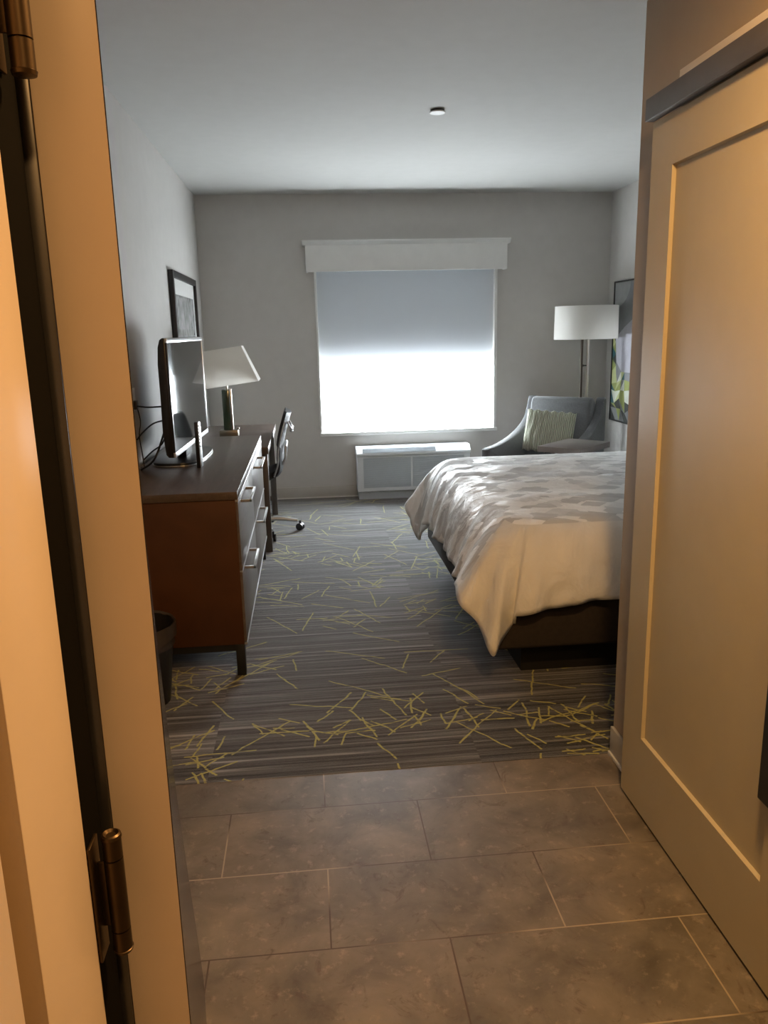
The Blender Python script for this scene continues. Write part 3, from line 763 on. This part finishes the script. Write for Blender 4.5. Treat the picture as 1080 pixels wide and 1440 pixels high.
    def uvof(i, j):
        q = G[i][j]; h, e = H[i], E[i]
        if j >= RS: return (q.x, q.y-2.9)
        t = j/RS; drop = (1-t)*.40
        s = Sh[i]; d = Vector((s.x-e.x, s.y-e.y)); d.normalize()
        base = Vector((e.x, e.y-2.9))
        return (base.x+d.x*(drop+.0), base.y+d.y*drop)
    for i in range(n-1):
        for j in range(RS+RT):
            try: f = bm.faces.new((V[i][j], V[i+1][j], V[i+1][j+1], V[i][j+1]))
            except ValueError: continue
            if i < 13*SUB and j < RS-2: f.material_index = 1
            for l, (a, c) in zip(f.loops, ((i, j), (i+1, j), (i+1, j+1), (i, j+1))):
                u, v = uvof(a, c)
                l[uvl].uv = (u, v)
    bmesh.ops.remove_doubles(bm, verts=bm.verts, dist=.0004)
    o = obj('duvet', bm, ['duvet', 'duvetside'], angle=180, origin=(1.6, 4.06, .69))
    md = o.modifiers.new('thickness', 'SOLIDIFY'); md.thickness = .012; md.offset = -1
    return tag(o, 'pale patterned duvet hanging over the foot of the bed', 'duvet')
duvet()

def pillow_mesh(w_, h_, d_, n=22, corner=.05, ruff=0, seed=0):
    bm = bmesh.new(); uvl = bm.loops.layers.uv.new('UVMap'); S2 = []
    for side in (1, -1):
        g = []
        for i in range(n+1):
            r = []
            for j in range(n+1):
                u, v = -1+2*i/n, -1+2*j/n
                t_ = max(0, (1-u**4)*(1-v**4))**.5
                pinch = 1-corner*(1-abs(u*v))*(0.5*(u*u+v*v))
                x, y = u*w_/2*pinch, v*h_/2*pinch
                z = side*d_/2*t_
                if ruff: z += side*ruff*t_*math.sin(u*26+1.5*math.sin(v*4+u*5)); y += ruff*1.1*math.sin(u*19+seed)*(abs(v)**3)
                r.append(bm.verts.new((x, y, z)))
            g.append(r)
        S2.append(g)
    for g, sd in zip(S2, (1, -1)):
        for i in range(n):
            for j in range(n):
                q = (g[i][j], g[i+1][j], g[i+1][j+1], g[i][j+1]); uv = ((i, j), (i+1, j), (i+1, j+1), (i, j+1))
                f = bm.faces.new(q)
                for l, (a, c) in zip(f.loops, uv): l[uvl].uv = (a/n, c/n)
    bmesh.ops.remove_doubles(bm, verts=bm.verts, dist=.0006)
    return bm
b = pillow_mesh(.70, .48, .17)
o = obj('bed_pillow', b, 'linen', angle=180); o.location = (2.36, 4.66, .825); o.rotation_euler = (0, math.radians(-12), PI/2)
tag(o, 'white pillow at the head of the bed, by the window side', 'pillow')

# ------------------------------------------------------------------ armchair in the corner with cushion
BL = Vector((1.97, 6.85, 0)); f_ = Vector((-.66, -.752, 0)); e_ = Vector((.752, -.66, 0)); Wd = .62
mid = BL+e_*Wd/2+f_*.42
ach = thing('armchair', 'grey upholstered armchair with sloping arms in the corner', 'armchair', (mid.x, mid.y, 0), math.atan2(e_.y, e_.x))
# local: x along the width (towards the right wall), +y towards its back
def arm(sgn):
    top = spline([(-.425, .545), (-.39, .552), (-.26, .558), (-.11, .574), (.08, .614), (.24, .672), (.34, .735), (.395, .815), (.425, .895), (.452, .912), (.475, .905)], 5)
    P = [(p.x, p.y) for p in top]
    poly = [(-.43, .16)]+P+[(.485, .88), (.455, .16)]
    x0 = sgn*Wd/2
    b = B(); prism(b, poly, 'x', x0-.038, x0+.038, .012); return b
for s in (-1, 1): obj('arm', arm(s), 'armchair', ach, angle=50)
b = B()
prism(b, [(.20, .30), (.315, .885), (.345, .915), (.40, .915), (.45, .86), (.44, .16), (.22, .16)], 'x', -Wd/2+.04, Wd/2-.04, .022); obj('backrest', b, 'armcush', ach, angle=60)
b = box(B(), -Wd/2+.04, Wd/2-.04, -.42, .24, .16, .30, .01); obj('seat_frame', b, 'armchair', ach)
b = box(B(), -Wd/2+.045, Wd/2-.045, -.435, .24, .30, .43, .035, 4); obj('seat_cushion', b, 'armcush', ach, angle=60)
for x in (-.27, .27):
    for y in (-.38, .38):
        b = B(); lathe(b, [(.014, 0), (.024, .165)], x, y, 16); obj('leg', b, 'black', ach)
b = pillow_mesh(.41, .35, .13, n=36, corner=.02, ruff=.006)
o = obj('throw_pillow', b, 'sage', angle=180)
ang = math.atan2(e_.y, e_.x)
pc = mid+Matrix.Rotation(ang, 3, 'Z') @ Vector((-.005, .12, .645))
o.location = pc; o.rotation_euler = (math.radians(72), math.radians(4), ang+.22)
tag(o, 'small sage green ribbed cushion leaning on the armchair', 'cushion')

# side table
TC = Vector((1.935, 5.595, 0))
st = thing('side_table', 'square brown side table turned cornerwise before the armchair', 'side table', (TC.x, TC.y, 0), math.atan2(-.24, .235))
b = box(B(), -.17, .17, -.24, .24, .618, .660, .003); obj('table_top', b, 'tabletop', st)
b = B(); lathe(b, [(.022, .012), (.022, .618)], n=20); obj('pedestal', b, 'legmetal', st)
b = box(B(), -.11, .11, -.13, .13, 0, .013, .003); obj('foot_plate', b, 'legmetal', st)

# ------------------------------------------------------------------ floor lamp
fl_ = thing('floor_lamp', 'floor lamp with white drum shade behind the armchair', 'floor lamp', (2.446, 6.86, 0))
b = B(); lathe(b, [(.14, 0), (.145, .004), (.145, .018), (.138, .024)], n=48); obj('base', b, 'nickel', fl_)
b = box(B(), -.040, -.022, -.012, .012, .022, 1.42, .002); obj('pole', b, 'polebrown', fl_)
b = box(B(), .014, .034, -.012, .012, .022, 1.42, .002); obj('pole', b, 'nickel', fl_)
b = B(); box(b, -.042, .036, -.014, .014, 1.405, 1.43, .002); lathe(b, [(.015, 1.43), (.015, 1.50)], n=16); obj('lamp_socket', b, 'nickel', fl_)
b = box(B(), -.020, -.014, -.008, .008, 1.15, 1.17, .002); box(b, -.024, .014, -.006, .006, 1.155, 1.165); obj('switch', b, 'black', fl_)
b = B(); R_ = .272
lathe(b, [(R_, 1.388), (R_+.001, 1.394), (R_-.003, 1.662), (R_-.003, 1.668), (R_-.007, 1.668), (R_-.004, 1.388), (R_, 1.388)], n=64, cap=False); obj('drum_shade', b, 'shade', fl_)

# ------------------------------------------------------------------ pictures
pf = thing('framed_picture', 'black framed grey print above the television', 'picture', (XL, 6.12, 1.52))
b = B()
t_ = .045; y0, y1, z0, z1 = -.585, .575, -.37, .405
box(b, 0, .034, y0, y0+t_, z0, z1, .002); box(b, 0, .034, y1-t_, y1, z0, z1, .002); box(b, 0, .034, y0+t_, y1-t_, z0, z0+t_, .002); box(b, 0, .034, y0+t_, y1-t_, z1-t_, z1, .002)
obj('frame', b, 'black', pf)
b = box(B(), 0, .014, y0+t_-.003, y1-t_+.003, z0+t_-.003, z1-t_+.003); obj('mat_board', b, 'white', pf)
b = box(B(), .014, .0155, y0+t_+.10, y1-t_-.07, z0+t_+.06, z1-t_-.105); obj('print', b, 'print', pf)

aw = thing('wall_canvas', 'tall canvas with green triangles and grey shapes by the floor lamp', 'picture', (XR, 6.60, 1.26))
y0, y1, z0, z1 = -.46, .41, -.60, .614
b = B(); t_ = .012
for a in ((y0, y0+t_, z0, z1), (y1-t_, y1, z0, z1), (y0+t_, y1-t_, z0, z0+t_), (y0+t_, y1-t_, z1-t_, z1)): box(b, -.035, 0, *a, .001)
obj('frame', b, 'black', aw)
cols = [('art_grey', (.22, .23, .24)), ('art_lavender', (.44, .44, .49)), ('art_green', (.30, .34, .10)), ('art_lime', (.50, .55, .26)), ('art_pale', (.66, .70, .60)), ('art_teal', (.03, .12, .13)), ('art_charcoal', (.035, .04, .035)), ('light_arc', (.34, .35, .36))]
for n_, c_ in cols: M[n_] = mat(n_, c_, .55, var=.08, bump=.1)
b = B(); YA, YZ, ZA, ZZ = y0+t_-.002, y1-t_+.002, z0+t_-.002, z1-t_+.002
def face(pts, mi, lift):
    vs = [b.verts.new((-.026-lift, min(max(p[0], YA), YZ), min(max(p[1], ZA), ZZ))) for p in pts]
    f = b.faces.new(vs); f.material_index = mi
box(b, -.026, -.004, YA, YZ, ZA, ZZ)
face([(YA, .05), (YZ, .05), (YZ, ZZ), (YA, ZZ)], 0, .0004)
arc_ = [(.40-.34*math.sin(a*PI/2/12), ZZ-.22*math.cos(a*PI/2/12)) for a in range(13)]
face(arc_+[(.40, ZZ)], 7, .0008)  # curved edge of light and shade, painted onto the canvas in grey
face([(YA, .46), (.16, .22), (.345, .13), (.30, -.08), (.10, -.22), (YA, -.24)], 1, .0008)
random.seed(3)
# triangle field: a jittered lattice split into facets
NYc, NZc = 8, 5
gy = [[(YA+(YZ-YA)*i/NYc+(random.uniform(-.03, .03) if 0 < i < NYc else 0), ZA+(-.16-ZA)*j/NZc+(random.uniform(-.03, .03) if 0 < j < NZc else 0)) for j in range(NZc+1)] for i in range(NYc+1)]
for i in range(NYc):
    for j in range(NZc):
        a, c, d, e = gy[i][j], gy[i+1][j], gy[i+1][j+1], gy[i][j+1]
        pal = [6, 0, 6, 2] if j < 2 else [2, 3, 4, 5, 2, 0]
        if random.random() < .5: ts = ((a, c, d), (a, d, e))
        else: ts = ((a, c, e), (c, d, e))
        for q in ts: face(q, random.choice(pal), .0012)
for k_ in range(5):
    zz = -.16+.10*k_
    face([(YZ, zz), (YZ, zz+.13), (YZ-.09+.012*k_, zz+.05)], [2, 5, 3, 0, 2][k_], .0014)
    face([(YZ, zz), (YZ-.09+.012*k_, zz+.05), (YZ-.10+.012*k_, zz-.04)], [3, 6, 2, 6, 0][k_], .0014)
obj('canvas', b, [M[n_] for n_, _ in cols], aw)

# ------------------------------------------------------------------ sprinkler cover on the ceiling
sp = thing('sprinkler_cover', 'round white sprinkler cap on the bedroom ceiling', 'sprinkler', (.768, 4.58, ZC))
b = B(); lathe(b, [(.041, -.016), (.043, -.014), (.043, -.011), (.041, -.010)], n=40); obj('cap', b, 'white', sp)
b = B(); lathe(b, [(.034, -.0105), (.038, 0)], n=40); obj('recess_cup', b, 'black', sp)

# ------------------------------------------------------------------ waste bin
wb = thing('waste_bin', 'black waste bin beside the near end of the dresser', 'waste bin', (-.728, 3.155, 0))
b = B(); lathe(b, [(.098, 0), (.100, .004), (.138, .335), (.141, .338), (.141, .345), (.136, .345), (.134, .335), (.096, .008), (.0, .008)], n=44, cap=False); obj('bin_body', b, 'bin', wb)
b = B()
n = 44; rings = []
for r, z, am in ((.134, .25, 0), (.1365, .346, .001), (.1445, .350, .002), (.1455, .335, .003), (.1445, .285, .012)):
    rings.append([b.verts.new(((r+.0015*math.sin(i*1.7))*math.cos(2*PI*i/n), (r+.0015*math.sin(i*1.7))*math.sin(2*PI*i/n), z+am*math.sin(i*.9+math.sin(i*.37)*2))) for i in range(n)])
for a, c in zip(rings, rings[1:]):
    for i in range(n): b.faces.new((a[i], a[(i+1) % n], c[(i+1) % n], c[i]))
obj('bin_liner', b, 'liner', wb, angle=80)
